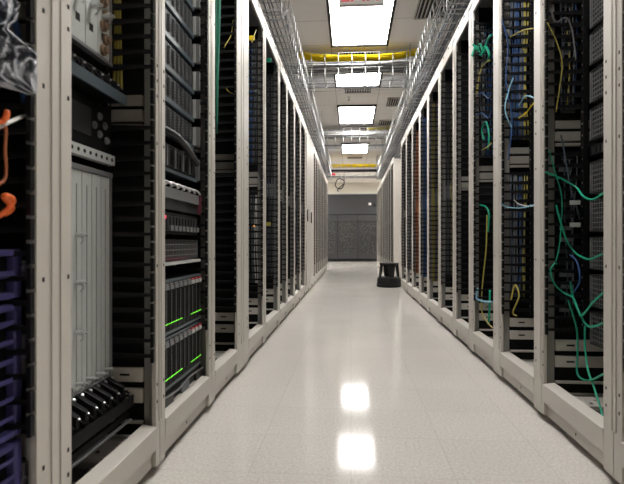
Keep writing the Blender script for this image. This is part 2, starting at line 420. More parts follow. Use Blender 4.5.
# ---------------------------------------------------------------- equipment helpers: s = side, faces the aisle, x is the face plane
def span(side, i, inset=.056):
    B = Lb if side=='L' else Rb
    return B[i]+inset, B[i+1]-inset
def card_chassis(x, y0, y1, z0, z1, n, label, fancy):
    t=thing('card_chassis', label, 'telecom chassis', (x,(y0+y1)/2,z0)); h=(y1-y0)/2; H=z1-z0
    b=MB(); b.box(-.40,-.012,-h,h,0,H,'dark'); b.box(-.012,.004,-h,-h+.012,0,H,'lgrey').box(-.012,.004,h-.012,h,0,H,'grey').box(-.012,.006,-h,h,H-.014,H,'grey').box(-.012,.006,-h,h,0,.010,'grey')
    build('case', b, t, bevel=.001)
    w=(2*h-.026)/n
    for k in range(n):
        c0=-h+.013+k*w; mm='lgrey'
        b=MB(); b.box(-.012,.002,c0+.0015,c0+w-.0015,.012,H-.016,mm)
        if not fancy:
            b.box(.002,.003,c0+w*.45,c0+w*.5,.02,H-.05,'grey')
        else: b.box(.002,.0025,c0+w*.3,c0+w*.6,H*.10,H*.135,'void')
        cd=build('card', b, t)
        if fancy and k>=n-1:      # columns of connectors
            b=MB()
            for q in range(13): b.lathe([(.016,0),(.016,.008),(.011,.010),(.011,.017)],(.002,c0+w*(.36+.22*(q%2)),.03+q*.034),'copper',12,'x')
            build('connector', b, cd)
        zs=(.125,) if fancy else (H*.05,H*.27,H*.485,H*.69)
        if True:
            for zz in (zs if (fancy or k in (0,4)) else zs[:1]):
                b=MB(); k_=.8 if fancy else (.6 if zz>H*.1 else .4)
                b.lathe([(.010*k_,0),(.010*k_,.014),(.013*k_,.015),(.013*k_,.024),(.006*k_,.025),(.006*k_,.033)],(.003,c0+w*.40,zz),'steel',10,'x')
                b.tube([(.018,c0+w*.40,zz),(.022,c0+w*.46,zz-.014),(.012,c0+w*.5,zz-.022)],.002,'steel')
                build('thumbscrew', b, cd)
    return t
def boot_shelf(x, y0, y1, z, label, lipmat, n=9):
    t=thing('cable_shelf', label, 'cable shelf', (x,(y0+y1)/2,z)); h=(y1-y0)/2
    b=MB(); b.box(-.12,.0,-h,h,-.010,-.002,'blackm').box(-.002,.004,-h,h,-.020,.010,lipmat)
    build('tray', b, t)
    for k in range(n):
        c=-h+.03+k*(2*h-.06)/(n-1)
        b=MB(); b.hexa([(-.09,c-.014,.0),(-.01,c-.010,.0),(-.01,c+.010,.0),(-.09,c+.014,.0),(-.09,c-.012,.085),(-.01,c-.008,.040),(-.01,c+.008,.040),(-.09,c+.012,.085)],'black')
        g=build('cable_boot', b, t, bevel=.002)
        b=MB(); b.lathe([(.003,-.006),(.003,.0),(.0015,.003)],(-.008,c,.034),'steel',8,'x').lathe([(.005,-.004),(.005,.0),(.003,.003)],(-.05,c+.011,.062),'steel',8,'x'); b.tube([(-.06,c,.058),(-.02,c,.040),(.0,c+.008,.020)],.003,'black'); build('clip', b, g)
    return t
def generic(name, x, s, y0, y1, z0, z1, label, cat='server', style='bezel', depth=.6, grp=None):
    t=thing(name, label, cat, (x,(y0+y1)/2,z0), grp); h=(y1-y0)/2; H=z1-z0
    build('case', MB().box(s*.012,s*depth,-h,h,.001,H-.001,'dark'), t)
    b=MB()
    if style=='bezel':
        b.box(0,s*.012,-h,h,.001,H-.001,'blackm'); b.box(-s*.002,0,-h+.02,h-.02,H*.15,H*.85,'dark')
        for k in range(12):
            c=-h+.03+k*(2*h-.06)/12; b.box(-s*.004,-s*.002,c,c+.006,H*.2,H*.8,'blackm')
        build('bezel', b, t)
    elif style=='mesh':
        fr=.006; b.box(s*.008,s*.0118,-h+fr,h-fr,fr,H-fr,'void')
        b.box(0,s*.008,-h,h,.001,fr,'dark').box(0,s*.008,-h,h,H-fr,H-.001,'dark').box(0,s*.008,-h,-h+fr*1.4,fr,H-fr,'dark').box(0,s*.008,h-fr*1.4,h,fr,H-fr,'grey')
        build('bezel', b, t)
        b=MB(); n=int(2*h/.016); m=max(2,int(H/.016))
        for k in range(1,n): c=-h+k*2*h/n; b.box(s*.002,s*.005,c-.0013,c+.0013,fr,H-fr,'grey')
        for k in range(1,m): c=k*H/m; b.box(s*.0015,s*.0045,-h+fr,h-fr,c-.0013,c+.0013,'grey')
        build('grille', b, t)
    return t
# --- L1: purple servers at the picture edge
ya,yb=Lb[0]+.05, Lb[1]-.058
def purple_server(z0,z1,label):
    xf=-.605
    t=thing('rack_server', label, 'server', (xf,(ya+yb)/2,z0), 'purple louvred servers'); h=(yb-ya)/2; H=z1-z0
    build('case', MB().box(-.6,-.02,-h,h,.002,H-.002,'blackm'), t)
    b=MB(); fw=.02
    b.box(-.02,0,-h,-h+fw,0,H,'purple').box(-.02,0,h-fw,h,0,H,'purple').box(-.02,0,-h+fw,h-fw,0,.012,'purple').box(-.02,0,-h+fw,h-fw,H-.012,H,'purple')
    build('bezel', b, t, bevel=.004)
    n=max(2,int(H/.030))
    for k in range(1,n):
        z=k*H/n; b=MB(); b.hexa([(-.016,-h+fw,z-.009),(-.002,-h+fw,z-.002),(-.002,h-fw,z-.002),(-.016,h-fw,z-.009),(-.016,-h+fw,z-.004),(-.002,-h+fw,z+.006),(-.002,h-fw,z+.006),(-.016,h-fw,z-.004)],'purple')
        build('louvre', b, t)
    b=MB(); b.box(-.012,.004,h,h+.016,H*.45,H*.75,'grey').lathe([(.006,0),(.006,.006)],(.004,h-.004,H*.6),'steel',10,'x'); build('latch', b, t)
for a,b_,l in ((.588,.677,'purple louvred server topmost of its stack at the left edge'),(.338,.578,'purple louvred server in the middle of its stack at the left edge'),(.14,.328,'purple louvred server lowest of its stack at the left edge')):
    purple_server(a,b_,l)
generic('rack_server',-.66,-1,ya,yb,.70,.83,'black server with grey ports right above the purple stack','server','bezel')
generic('rack_server',-.66,-1,ya,yb,.845,1.0,'black server behind the orange cable loops at left edge','server','bezel')
b=MB(); 
o=build('mounting_rail', MB().box(-.606,-.598,Lb[1]-.046,Lb[1]-.036,.2,1.9,'lgrey'))
tag(o,'thin grey mounting rail inside the left edge rack beside the purple servers','rail')
b=MB()
for k in range(3): b.lathe([(.006,0),(.006,.006)],(-.598,Lb[1]-.041,.52+.1*k),'steel',10,'x')
build('screw', b, o)
# orange cables
def cable(pts, r, m, label, cat='cable', n=8, name='cable', grp=None):
    o=build(name, MB().tube(spline(pts,8), r, m, n), smooth=True); return tag(o,label,cat,grp)
def P3(px,py,X): return Pt(px,py,X)
cable([P3(-12,112,-.59),P3(0,122,-.585),P3(5,118,-.58),P3(7,112,-.58),P3(4,124,-.59),P3(-10,130,-.62)],.0048,'orange','thick orange cable loop at the left edge below the plastic bag')
cable([P3(-10,128,-.60),P3(1,126,-.59),P3(9,122,-.58),P3(24,116,-.57-.03)],.0035,'white','short white cable beside the upper orange loop at left edge')
cable([P3(-12,222,-.60),P3(2,214,-.595),P3(9,208,-.59),P3(13,200,-.585),P3(8,196,-.58),P3(4,197,-.585),P3(9,203,-.59),P3(12,209,-.6),P3(5,214,-.6)],.005,'orange','knotted orange cable at the left edge, above the purple servers')
cable([P3(-10,190,-.60),P3(4,180,-.60),P3(6,168,-.60),P3(5,150,-.60),P3(6,130,-.60),P3(2,118,-.60)],.003,'rust','thin orange cable dropping between the two orange loops')
cable([P3(4,-20,-.60),P3(17,30,-.62),P3(24,98,-.60),P3(27,104,-.60)],.006,'blue','blue cable end beside the plastic bag')
# plastic bag
def bag():
    b=MB(); i=b.m('bag'); nx,nz=90,120
    k=len(b.v)
    for a in range(nx+1):
        for c in range(nz+1):
            u=a/nx; v=c/nz
            py=-30+v*124
            if py<12: lim=17+2.5*math.sin(py*.3)
            elif py<30: lim=19-(py-12)*.55
            else: lim=9+(py-30)*1.15
            lim=min(lim,37)
            lo=-34
            if py>76: lo=-34+(py-76)*3.4     # lower tip of the sheet
            px=lo+u*(max(lim,lo+1)-lo)
            w=noise.noise_vector(Vector((u*2,v*3,1)))
            p=Vector((u*5+v*3,v*7-u*3,2))+w*.9
            rd=1-abs(noise.noise(p))*2; rd2=1-abs(noise.noise(p*2.3+Vector((4,1,0))))*2
            X=-.548+.040*rd*(.4+.6*math.sin(PI*v))+.009*rd2+.003*noise.noise(p*5)
            X=max(min(X,-.49),-.62)
            e=1.8*noise.noise(Vector((v*14,u*2,7)))*u
            q=Pt(px+e,py+e,X)
            b.v.append(tuple(q))
    for a in range(nx):
        for c in range(nz):
            b.f.append((k+a*(nz+1)+c,k+(a+1)*(nz+1)+c,k+(a+1)*(nz+1)+c+1,k+a*(nz+1)+c+1)); b.mi.append(i)
    o=build('plastic_bag', b, smooth=True)
    md=o.modifiers.new('solid','SOLIDIFY'); md.thickness=.0006
    tag(o,'crumpled clear plastic bag hanging at the top left edge','bag')
bag()
# --- L2: card chassis rack
ya,yb=Lb[1]+.055,Lb[2]-.045
card_chassis(-.70,ya,yb,1.20,1.78,6,'pale card chassis with rows of brown connectors, above the upper boot shelf',True)
boot_shelf(-.655,ya,yb,1.105,'black shelf of cable boots with blue-grey lip, upper left',  'bluesteel')
# fan unit with dotted strip
t=thing('fan_tray','black fan unit with round ports between the two card chassis','fan unit',(-.70,(ya+yb)/2,.90)); h=(yb-ya)/2
build('case', MB().box(-.4,0,-h,h,.045,.175,'blackm').box(0,.003,-h+.03,h-.12,.075,.150,'dark'), t)
b=MB()
for q,(yy,zz) in enumerate(((h-.07,.09),(h-.04,.12),(h-.07,.14),(h-.03,.08),(h-.10,.11))): b.lathe([(.011,0),(.011,.004),(.006,.005),(.006,.008)],(.0,yy,zz),'cgrey',12,'x')
build('port', b, t)
b=MB(); b.box(-.01,.012,-h,h,.012,.040,'lgrey')
for k in range(14): yy=-h+.02+k*(2*h-.04)/13; b.lathe([(.0055,0),(.0055,.001)],(.0122,yy,.026),'void',10,'x')
build('dotted_strip', b, t, label='pale strip with a row of dark holes')
card_chassis(-.70,ya,yb,.30,.89,8,'tall pale grey card chassis with plain blades, lower left',False)
boot_shelf(-.635,ya,yb,.235,'black shelf of cable boots under the lower card chassis','blackm',10)
o=build('shelf_bracket', MB().box(-.655,-.645,ya-.02,yb,.180,.196,'blackm').box(-.645,-.638,ya-.02,yb,.170,.176,'grey')); tag(o,'thin dark bracket bar under the lower boot shelf','bracket')
def vbundle(side, i, z0, z1, cols, label, xo=(.05,.13), n=8, r=.0035, wig=.006, near=False):
    B=Lb if side=='L' else Rb; s=-1 if side=='L' else 1; x=XL if side=='L' else XR
    yb=B[i+1]-.028; b=MB()
    for k in range(n):
        m=cols[k*len(cols)//n]; xx=xo[0]+(xo[1]-xo[0])*(k+.5)/n
        pts=[]; ph=random.random()*9
        nz=max(4,int((z1-z0)/.07))
        for q in range(nz+1):
            z=z0+(z1-z0)*q/nz
            pts.append((x+s*(xx+wig*noise.noise(Vector((ph,z*4,0)))*1.5), yb+.003*noise.noise(Vector((ph,z*5,5))), z))
        b.tube(pts, r, m, 5)
    o=build('cable_bundle', b, smooth=True); tag(o,label,'cables'); o['kind']='stuff'
    return o
vbundle('L',1,1.14,2.0,['yellowd'],'yellow cables running up behind the fingers beside the upper card chassis',(.105,.13),3,.0045,.004)
b=MB(); yg=Yof(-.60,218)
for k in range(7):
    dx=.014*math.cos(k*2.4); dy=.02*math.sin(k*2.4)
    b.tube(spline([(-.605+dx*.1,yg+dy*.1,1.30-.02*k),(-.605+dx*.5,yg+dy*.5,1.5),(-.605+dx,yg+dy,1.75),(-.605+dx,yg+dy,2.1)],6),.0033,'greend',6)
o=build('cable_bundle', b, smooth=True); tag(o,'green cables hanging in the nearly empty left rack','cables')
vbundle('L',4,.42,1.0,['white','cgrey','cbg'],'pale cables low in the rack past the wide left post',(.04,.11),6,.004,.008)
vbundle('L',4,1.2,2.0,['cgrey','blue','cgrey'],'grey and blue cables in the rack past the wide left post',(.05,.12),8)
# --- L3: black modules, blades
ya,yb=span('L',2,.055)
z=1.055
for k in range(9):
    z0=z+k*.110
    if z0+.1>2.05: break
    t=thing('drive_shelf','black drive shelf with blue-grey lip, %s from the bottom of its stack'%ORD[k],'drive shelf',(-.625,(ya+yb)/2,z0),'black drive shelves'); h=(yb-.04-ya)/2
    build('case', MB().box(-.5,-.012,-h,h,.0,.104,'blackm'), t)
    for q in range(9):
        c=-h+.01+q*(2*h-.02)/9; w=(2*h-.02)/9
        b=MB(); b.box(-.012,-.002,c+.002,c+w-.002,.022,.100,'dark')
        dd=build('drive', b, t)
        b=MB(); b.box(-.002,.003,c+.006,c+.016,.03,.092,'cgrey'); 
        for zz in range(6): b.box(.003,.0035,c+.006,c+.016,.034+zz*.01,.038+zz*.01,'void')
        build('drive_handle', b, dd)
    b=MB(); b.box(-.012,.004,-h,h,.0,.018,'bluesteel'); build('lip', b, t, bevel=.002)
    b=MB(); b.box(-.03,.024,h+.001,h+.020,.018,.092,'grey').box(-.002,.010,h-.0005,h+.001,.018,.092,'lgrey'); build('ear', b, t, bevel=.003)
y0=ya;y1=yb
cable([(-.60,y0,1.05),(-.585,y0+.12,1.046),(-.59,y0+.26,1.028),(-.60,y1-.05,.995)],.012,'black','thick black cable sagging under the drive shelves')
t=generic('disk_array',-.615,-1,ya,yb-.03,.935,1.022,'black disk array with tall bays under the sagging black cable','server','bezel')
h=(yb-.03-ya)/2
b=MB()
for k in range(5): c=-h+.02+k*(2*h-.04)/5; build('bay_handle', MB().box(.004,.010,c,c+.012,.01,.078,'grey'), t)
build('lip', MB().box(0,.01,-h,h,-.010,.000,'bluesteel'), t)
b=MB(); b.box(.0,.014,h+.001,h+.02,.0,.08,'grey'); build('ear', b, t)
t=thing('modem_tray','grey front tray with silver cable latches on top and a red end tab','tray',(-.610,(ya+yb)/2,.80)); h=(yb-.025-ya)/2
build('case', MB().box(-.5,0,-h,h,.0,.073,'dark').box(0,.006,-h,h,.038,.073,'grey'), t)
b=MB()
for k in range(7):
    c=-h+.03+k*(2*h-.06)/6; b.tube(spline([(-.03,c-.02,.08),(-.01,c-.01,.094),(.008,c+.005,.088),(.012,c+.02,.076)],4),.004,'steel',6)
build('latch', b, t, smooth=True); build('end_tab', MB().box(-.01,.012,h,h+.01,.0,.07,'pink'), t, label='dull red end tab')
t=generic('rack_server',-.608,-1,ya,yb-.02,.716,.79,'black server with a glowing red light on its left end','server','bezel')
build('status_light', MB().lathe([(.006,0),(.006,.004),(.003,.005)],(.006,-.155,.055),'ledr',10,'x'), t, label='glowing red light')
b=MB(); h=(yb-.02-ya)/2
for k in range(8): c=-h+.12+k*.042; b.box(.004,.009,c,c+.026,.012,.030,'grey')
build('drive_tab', b, t)
t=generic('rack_server',-.608,-1,ya,yb-.02,.625,.70,'gridded black server with a dull red stripe, above the blade enclosures','server','mesh')
build('stripe', MB().box(.001,.004,-h+.01,h-.14,.004,.010,'pink'), t); build('shelf', MB().box(-.2,.012,-h,h,-.012,-.002,'lgrey'), t)
def blades(z0,z1,label):
    t=thing('blade_enclosure',label,'blade server',(-.603,(ya+yb)/2,z0),'blade enclosures with green light bars'); h=(yb-.008-ya)/2; H=z1-z0
    build('case', MB().box(-.6,-.012,-h,h,.0,H,'blackm').box(-.012,.004,-h,h,H-.008,H,'bluesteel').box(-.012,.004,-h,h,0,.010,'bluesteel'), t)
    n=10; w=2*h/n
    for k in range(n):
        c=-h+k*w
        b=MB(); b.box(-.012,.004,c+.002,c+w-.002,.012,H-.010,'blackm').box(.004,.006,c+w*.3,c+w*.38,.03,H-.04,'void').box(.004,.005,c+w*.6,c+w*.64,.03,H-.04,'grey')
        bl=build('blade', b, t)
        build('release_latch', MB().box(.004,.010,c+.006,c+w-.006,H-.032,H-.018,'grey' if k not in (7,8,9) else 'lgrey').box(.004,.008,c+.006,c+w-.006,H-.016,H-.011,'red' if k>6 else 'grey'), bl, bevel=.001)
        if k not in (5,6): build('light_bar', MB().box(.004,.0065,c+.003,c+w-.001,.0342,.0364,'ledg'), bl, label='glowing green light bar')
blades(.385,.565,'upper blade enclosure with green light bars on the left')
blades(.205,.378,'lower blade enclosure with green light bars, near the rack floor')
t=thing('power_shelf','black power shelf with silver cables lowest under the blade enclosures','power shelf',(-.603,(ya+yb)/2,.116)); h=(yb-.008-ya)/2
build('case', MB().box(-.6,-.002,-h,h,.001,.082,'blackm'), t)
for k in range(3): build('module', MB().box(-.002,.006,-h+.05+k*.17,-h+.14+k*.17,.01,.07,'bluesteel' if k%2 else 'dark'), t, bevel=.003)
build('trim', MB().tube(spline([(.008,-h,.078),(.014,-h*.3,.07),(.01,h*.3,.078),(.012,h,.072)],6),.003,'steel').tube(spline([(.008,-h,.03),(.016,-h*.3,.02),(.012,h*.3,.034),(.012,h,.03)],6),.003,'steel'), t)
# --- L4 sparse
ya,yb=span('L',3,.055)
for k,(z0,z1) in enumerate(((.42,.51),(.9,.99),(1.4,1.44),(1.75,1.80))):
    generic('rack_server',-.74,-1,ya,yb,z0,z1,'black server deep in the nearly empty left rack, %s from the bottom'%ORD[k],'server','bezel')
build_y=lambda px,X: Yof(X,px)
cable([P3(233,20,-.60),P3(231,35,-.60),P3(226,44,-.61),P3(224,48,-.62)],.0022,'yellowd','thin yellow wire curving near the top of the nearly empty left rack')
cable([P3(226,88,-.61),P3(229,92,-.60),P3(234,94,-.59)],.0022,'yellowd','short yellow wire in the middle of the nearly empty left rack')
cable([P3(256,30,-.59),P3(254,36,-.59),P3(252,42,-.60),P3(251,40,-.60)],.003,'yellowd','yellow wire loop in the rack past the wide left post')
for (px,py,X,m,l) in ((252.5,38,-.60,'yellow','yellow patch label near the top of the rack past the wide left post'),(269.5,60,-.60,'green','green tag near the top of the sixth left rack'),(269,224,-.59,'yellowd','small orange-yellow label halfway up the sixth left rack')):
    p=Pt(px,py,X); o=build('label_tag', MB().box(p[0]-.02,p[0]+.012,p[1]-.004,p[1]+.004,p[2]-.014,p[2]+.014,m)); tag(o,l,'tag')
for (px,py,X,l) in ((254,226,-.60,'tiny amber light in the rack past the wide left post'),):
    p=Pt(px,py,X); o=build('indicator_light', MB().lathe([(.006,0),(.006,.004)],p,'ledb',10,'y')); tag(o,l,'light')
# --- R1 : gridded servers
ya,yb=Rb[1]+.06,Rb[2]-.057
tops=[1.60,1.465,1.325,1.185,.987,.848,.710,.572,.434]
for k,z1 in enumerate(tops):
    generic('rack_server',XR+.154,1,ya,yb,z1-.122,z1,'gridded black server, %s from the top of the right-hand rack'%ORD[k],'server','mesh')
generic('rack_server',XR+.154,1,ya,yb,1.005,1.045,'thin black server in the dark gap between gridded servers','server','bezel')
def gcab(pts,label,m='green',r=.0035):
    lim=Rb[2]-.048 if pts[0][0]>540 else (Rb[3]-.05 if pts[0][0]>499 else Rb[4]-.06)
    dm=lim*CT-.75*ST-.0
    pts=[(px,py,min(X,(px-351)*dm*CT/F)) for px,py,X in pts]
    return cable([P3(*p) for p in pts],r,m,label)
gcab([(545,172,.86),(560,178,.86),(569,183,.85),(577,188,.84),(583,196,.83),(592,199.5,.82),(604,193,.79),(612,190,.78)],'green cable arching across the gridded servers, topmost of the green loops')
gcab([(556,205,.86),(559.8,219.4,.85),(566.5,240,.85),(574.6,252,.84),(583,257.5,.83),(591,259,.82),(604,253.4,.79),(610,250,.78)],'green cable falling and hooking right, second of the green loops')
gcab([(557,264,.87),(554.4,264,.85),(550.4,271,.83),(553,281,.82),(558.5,288.3,.82),(566,294,.82),(573.2,297.7,.82),(577,307,.81),(581.3,315.2,.81),(587,310,.80),(593.4,301.8,.80),(604,292.4,.78),(610,290,.77)],'green cable making the widest loop between the fingers and the servers')
gcab([(570.5,281.6,.85),(572,292,.84),(575,303,.83),(581.3,317,.82),(588,326,.81),(596,326,.80),(604,323,.78),(610,322,.77)],'green cable crossing behind the widest green loop')
gcab([(568,300,.87),(573,315,.86),(577,331,.85),(577.5,354,.85),(577,372,.84),(582,379,.83),(590.7,380,.82),(604,374,.78),(610,372,.78)],'green cable dropping straight down then hooking at the bottom right')
gcab([(585,326,.84),(585,345,.84),(588,370,.83),(593,384,.82),(597,397,.81),(601,410,.80),(602.8,420,.79),(600,427,.79)],'green cable reaching lowest, into the base of the rack')
gcab([(561,135,.87),(564,150,.87),(567,168,.86),(570,184,.86),(576,205,.86),(580,220,.86)],'thin grey-blue cable hanging above the green loops','cbg',.003)
gcab([(547,22,.86),(556,40,.86),(562,62,.86),(560,85,.86),(556,112,.86)],'thin olive cable curving in the top of the right rack','yellowd',.0018)
# patch blocks behind the fingers
pb=thing('patch_panel','vertical column of grey patch blocks behind the fingers of the right rack','patch panel',(XR,Rb[2]-.03,.37))
for k in range(35):
    z=.01+k*U*1.0
    if .66<z<.80: continue
    w=random.uniform(.03,.055); x0=.055+random.uniform(0,.015)
    build('port_block', MB().box(x0,x0+w,.0,.012,z,z+.024,random.choice(['dark','dark','dark','blackm','cgrey'])), pb)
for (px,py,l) in ((562,205,'upper white label on the right rack'),(560,226,'lower white label on the right rack')):
    p=Pt(px,py,.84); o=build('label_tag', MB().box(p[0]-.022,p[0]+.016,Rb[2]-.052,Rb[2]-.049,p[2]-.008,p[2]+.008,'lgrey')); tag(o,l,'tag')
vbundle('R',1,1.19,2.0,['cbg','yellowd','cgrey','blue'],'thin mixed cables behind the upper fingers of the right rack',(.06,.12),6,.0025,.01)
vbundle('R',1,.40,1.02,['cbg','cgrey'],'thin grey cables behind the lower fingers of the right rack',(.07,.12),3,.0025,.01)
# --- R2..: blue and yellow bundles
vbundle('R',2,1.19,2.02,['cbg','blue','cbg','blue','blue','cgrey','blue','yellowd','yellowd'],'blue, white and yellow cables behind the upper fingers of the second right rack',(.04,.125),14,.0036,.008)
vbundle('R',2,.42,1.02,['cbg','cgrey','blue','cbg','yellowd'],'blue and yellow cables behind the lower fingers of the second right rack',(.04,.12),11,.0034,.009)
gcab([(510,37,.85),(516,34,.83),(524,30,.80),(533,28.5,.75)],'yellow wire crossing the second right rack near the top','yellowd',.003)
gcab([(519,118,.84),(525,114,.82),(530,108,.79),(534,103,.76)],'yellow wire pair at mid height of the second right rack','yellow',.003)
gcab([(519,106,.84),(524,97,.82),(529,96,.79),(534,98,.76)],'light blue wire crossing the second right rack','lblue',.003)
gcab([(501,203,.80),(507,207,.80),(520,208,.79),(534,205,.75)],'blue and white wire sagging across the middle of the second right rack','lblue',.003)
gcab([(514,200,.83),(519,204,.82),(526,206,.79),(533,206,.75)],'thin white wire beside the sagging blue wire','white',.0025)
ya,yb=Rb[2]+.06,Rb[3]-.075
for k in range(8):
    generic('rack_server',XR+.165,1,ya,yb,.2+.19*k,.2+.19*k+.13,'black server behind the blue cables, %s from the floor'%ORD[k],'server','bezel')
# R3
gcab([(473,44,.77),(477,50,.78),(480,44,.79),(484,52,.79),(488,40,.79),(491,35,.78)],'green cable tangle at the top of the third right rack, upper strand','green',.007)
gcab([(472,56,.77),(476,46,.77),(481,55,.78),(485,46,.79),(489,54,.79),(488,62,.80)],'green cable tangle at the top of the third right rack, lower strand','green',.007)
gcab([(484,140,.79),(482,130,.79),(486,122,.79),(489,135,.79),(488,150,.79)],'green cable above the cross brace of the third right rack','green',.005)
gcab([(480,205,.78),(486,207,.79),(489,215,.79),(488,232,.79)],'green cable arch below the cross brace of the third right rack','green',.005)
gcab([(476,98,.78),(480,72,.78),(484,64,.79),(490,60,.79)],'yellow wire arch near the top of the third right rack','yellowd',.004)
gcab([(482,150,.79),(489,146,.78),(491,143,.77)],'short yellow wire by the third right rack brace','yellowd',.004)
gcab([(487,215,.79),(486,250,.79),(482,290,.79),(482,312,.78),(488,323,.77),(493,328,.76)],'long yellow wire hanging down the third right rack','yellowd',.004)
gcab([(478,288,.77),(476,297,.77),(482,301,.77),(492,302,.76)],'light blue cable loop low in the third right rack','lblue',.006)
gcab([(490,290,.80),(489,318,.79),(488,324,.79)],'short green cable low in the third right rack','green',.006)
gcab([(502,20,.80),(508,45,.80),(506,80,.80),(512,120,.80),(508,160,.80)],'blue wire wandering down the upper half of the second right rack','blue',.003)
gcab([(512,128,.80),(505,110,.80),(509,90,.80),(513,78,.80)],'light blue wire curving upward in the second right rack','lblue',.003)
gcab([(511,300,.80),(515,285,.80),(519,296,.80),(513,312,.80),(517,316,.80)],'yellow wire tangle at the bottom of the second right rack','yellowd',.004)
gcab([(475,96,.78),(482,93,.78),(488,98,.78),(491,94,.77)],'upper blue wire across the third right rack','blue',.004)
gcab([(476,116,.78),(482,113,.78),(488,118,.78),(491,112,.77)],'lower blue wire across the third right rack','blue',.004)
gcab([(551,10,.80),(556,22,.80),(566,18,.82),(572,30,.84),(576,60,.85)],'grey wire near the very top of the right-hand rack','cgrey',.003)
gcab([(549,150,.80),(556,175,.80),(562,200,.82),(560,240,.82),(556,262,.80)],'dark green wire hanging beside the patch blocks','green',.002)
gcab([(570,255,.83),(577,262,.83),(580,280,.83),(574,292,.83)],'thin blue wire between the green loops','blue',.003)
vbundle('R',3,1.2,2.0,['cgrey','blue','blue'],'grey and blue cables at the top of the third right rack',(.05,.12),7,.0035,.008)
vbundle('R',5,.42,2.0,['cgrey','cgrey','yellowd'],'grey and yellow cables in the sixth right rack',(.04,.10),5,.0045)
vbundle('R',6,.32,2.02,['yellowd','cgrey','yellowd'],'yellow cable strip in the seventh right rack',(.035,.10),8,.0045)
vbundle('R',7,.32,2.02,['blue','blue','lblue'],'blue cable strip in the eighth right rack',(.035,.10),8,.0045)
vbundle('R',8,.32,2.02,['rust'],'rust-orange cable strip in the ninth right rack',(.035,.10),8,.0045)
vbundle('R',9,.32,2.02,['cgrey','green'],'grey and green cable strip in the tenth right rack',(.035,.10),8,.0045)
for k,c in ((5,['cgrey','cbg']),(8,['cbg','blue']),(12,['blue']),(14,['cbg','lblue']),(16,['green','cbg'])):
    if k<len(Lb)-1: vbundle('L',k,.42,2.0,c,'cable strip seen in the %s left rack'%ORD[k],(.035,.10),6,.004)
# ---------------------------------------------------------------- wire basket trays
def basket(name_label, p0, p1, wdir, width, depth=.10, pitch=.150, r=.0052, rods=(), grp=None):
    """p0..p1: line of the inner bottom edge, wdir: horizontal unit vector across the basket"""
    t=thing('basket_tray', name_label, 'cable tray', tuple(p0), grp)
    P0=Vector((0,0,0)); D=Vector(p1)-Vector(p0); L=D.length; D.normalize(); Wv=Vector(wdir)*width; Z=Vector((0,0,1))
    b=MB(); n=round(L/pitch)
    for k in range(n+1):
        q=D*(k*L/n)
        pts=[q+Z*depth, q+Z*.025, q+Wv*.03+Z*.004, q+Wv*.5, q+Wv*.97+Z*.004, q+Wv+Z*.025, q+Wv+Z*depth]
        b.tube(pts, r, 'galv', 5)
    build('cross_wires', b, t, smooth=True)
    b=MB()
    for (u,z) in ((0,depth),(.06,.0),(.5,.0),(.94,.0),(1,depth)):
        a=Wv*u+Z*z; b.tube([a, a+D*L], min(r,.0028), 'galv', 5)
    build('long_wires', b, t, smooth=True)
    for rr in rods:
        for u in (.02,.98):
            a=D*rr+Wv*u; b=MB().tube([a+Z*0, a+Z*(ZC-p0[2])],.005,'galv',6); build('hanger_rod', b, t)
        b=MB(); c=D*rr; bb=[c-D*.012, c+D*.012]
        b.tube([c-Z*.006, c+Wv-Z*.006],.005,'galv',4); build('strut', b, t)
    return t
def fill(p0,p1,wdir,width,n,cols,label,r=.006,h=.05,wig=.012,kind='stuff',seed=1,sag=0,rise=(0,0)):
    rnd=random.Random(seed); b=MB(); A=Vector(p0); D=Vector(p1)-A; L=D.length; Dn=D.normalized(); Wv=Vector(wdir)
    for k in range(n):
        u=rnd.uniform(.08,.92)*width; z=rnd.uniform(.012,h); ph=rnd.random()*50; m=rnd.choice(cols); pts=[]
        N=max(6,int(L/.30))
        for q in range(N+1):
            f=q/N
            pts.append(A+D*f+Wv*min(width*.95,max(width*.05,u+wig*2*noise.noise(Vector((ph,f*L*1.2,0)))))+Vector((0,0,max(.008,z+wig*noise.noise(Vector((ph,f*L*1.5,9))))))+Vector((0,0,rise[0]*(1-min(1,f*3))**2+rise[1]*(1-min(1,(1-f)*3))**2)))
        b.tube(pts,r,m,5)
    o=build('cable_bundle', b, smooth=True); tag(o,label,'cables'); 
    if kind: o['kind']=kind
    return o
ZL,ZU=2.25,2.44; WT=.30
XLi,XRi=-.47,.635
LROD=[1.0,3.2,5.6,8.0,10.4,12.2]
basket('lower basket tray running above the left rack row',(XLi,.3,ZL),(XLi,13.0,ZL),(-1,0,0),WT,rods=LROD)
basket('upper basket tray running above the left rack row',(XLi,.3,ZU),(XLi,13.0,ZU),(-1,0,0),WT,rods=LROD)
basket('lower basket tray running above the right rack row',(XRi,.3,ZL),(XRi,13.0,ZL),(1,0,0),WT,rods=LROD)
basket('upper basket tray running above the right rack row',(XRi,.3,ZU),(XRi,13.0,ZU),(1,0,0),WT,rods=LROD)
fill((XLi,.35,ZL),(XLi,9.0,ZL),(-1,0,0),WT,4,['cgrey','cbg','cgrey'],'grey cables lying in the lower left tray',seed=2)
fill((XLi,9.0,ZL),(XLi,12.9,ZL),(-1,0,0),WT,16,['blue','cbg','blue'],'blue cables lying at the far end of the lower left tray',h=.09,seed=3)
fill((XLi,.35,ZU),(XLi,12.9,ZU),(-1,0,0),WT,3,['cgrey','cbg'],'grey cables lying in the upper left tray',seed=4)
fill((XRi,.35,ZL),(XRi,12.9,ZL),(1,0,0),WT,16,['cbg','cgrey','cbg','cbg'],'dense blue-grey cables lying in the lower right tray',h=.07,seed=5)
fill((XRi,.35,ZU),(XRi,12.9,ZU),(1,0,0),WT,6,['cgrey','cbg'],'grey cables lying in the upper right tray',seed=6)
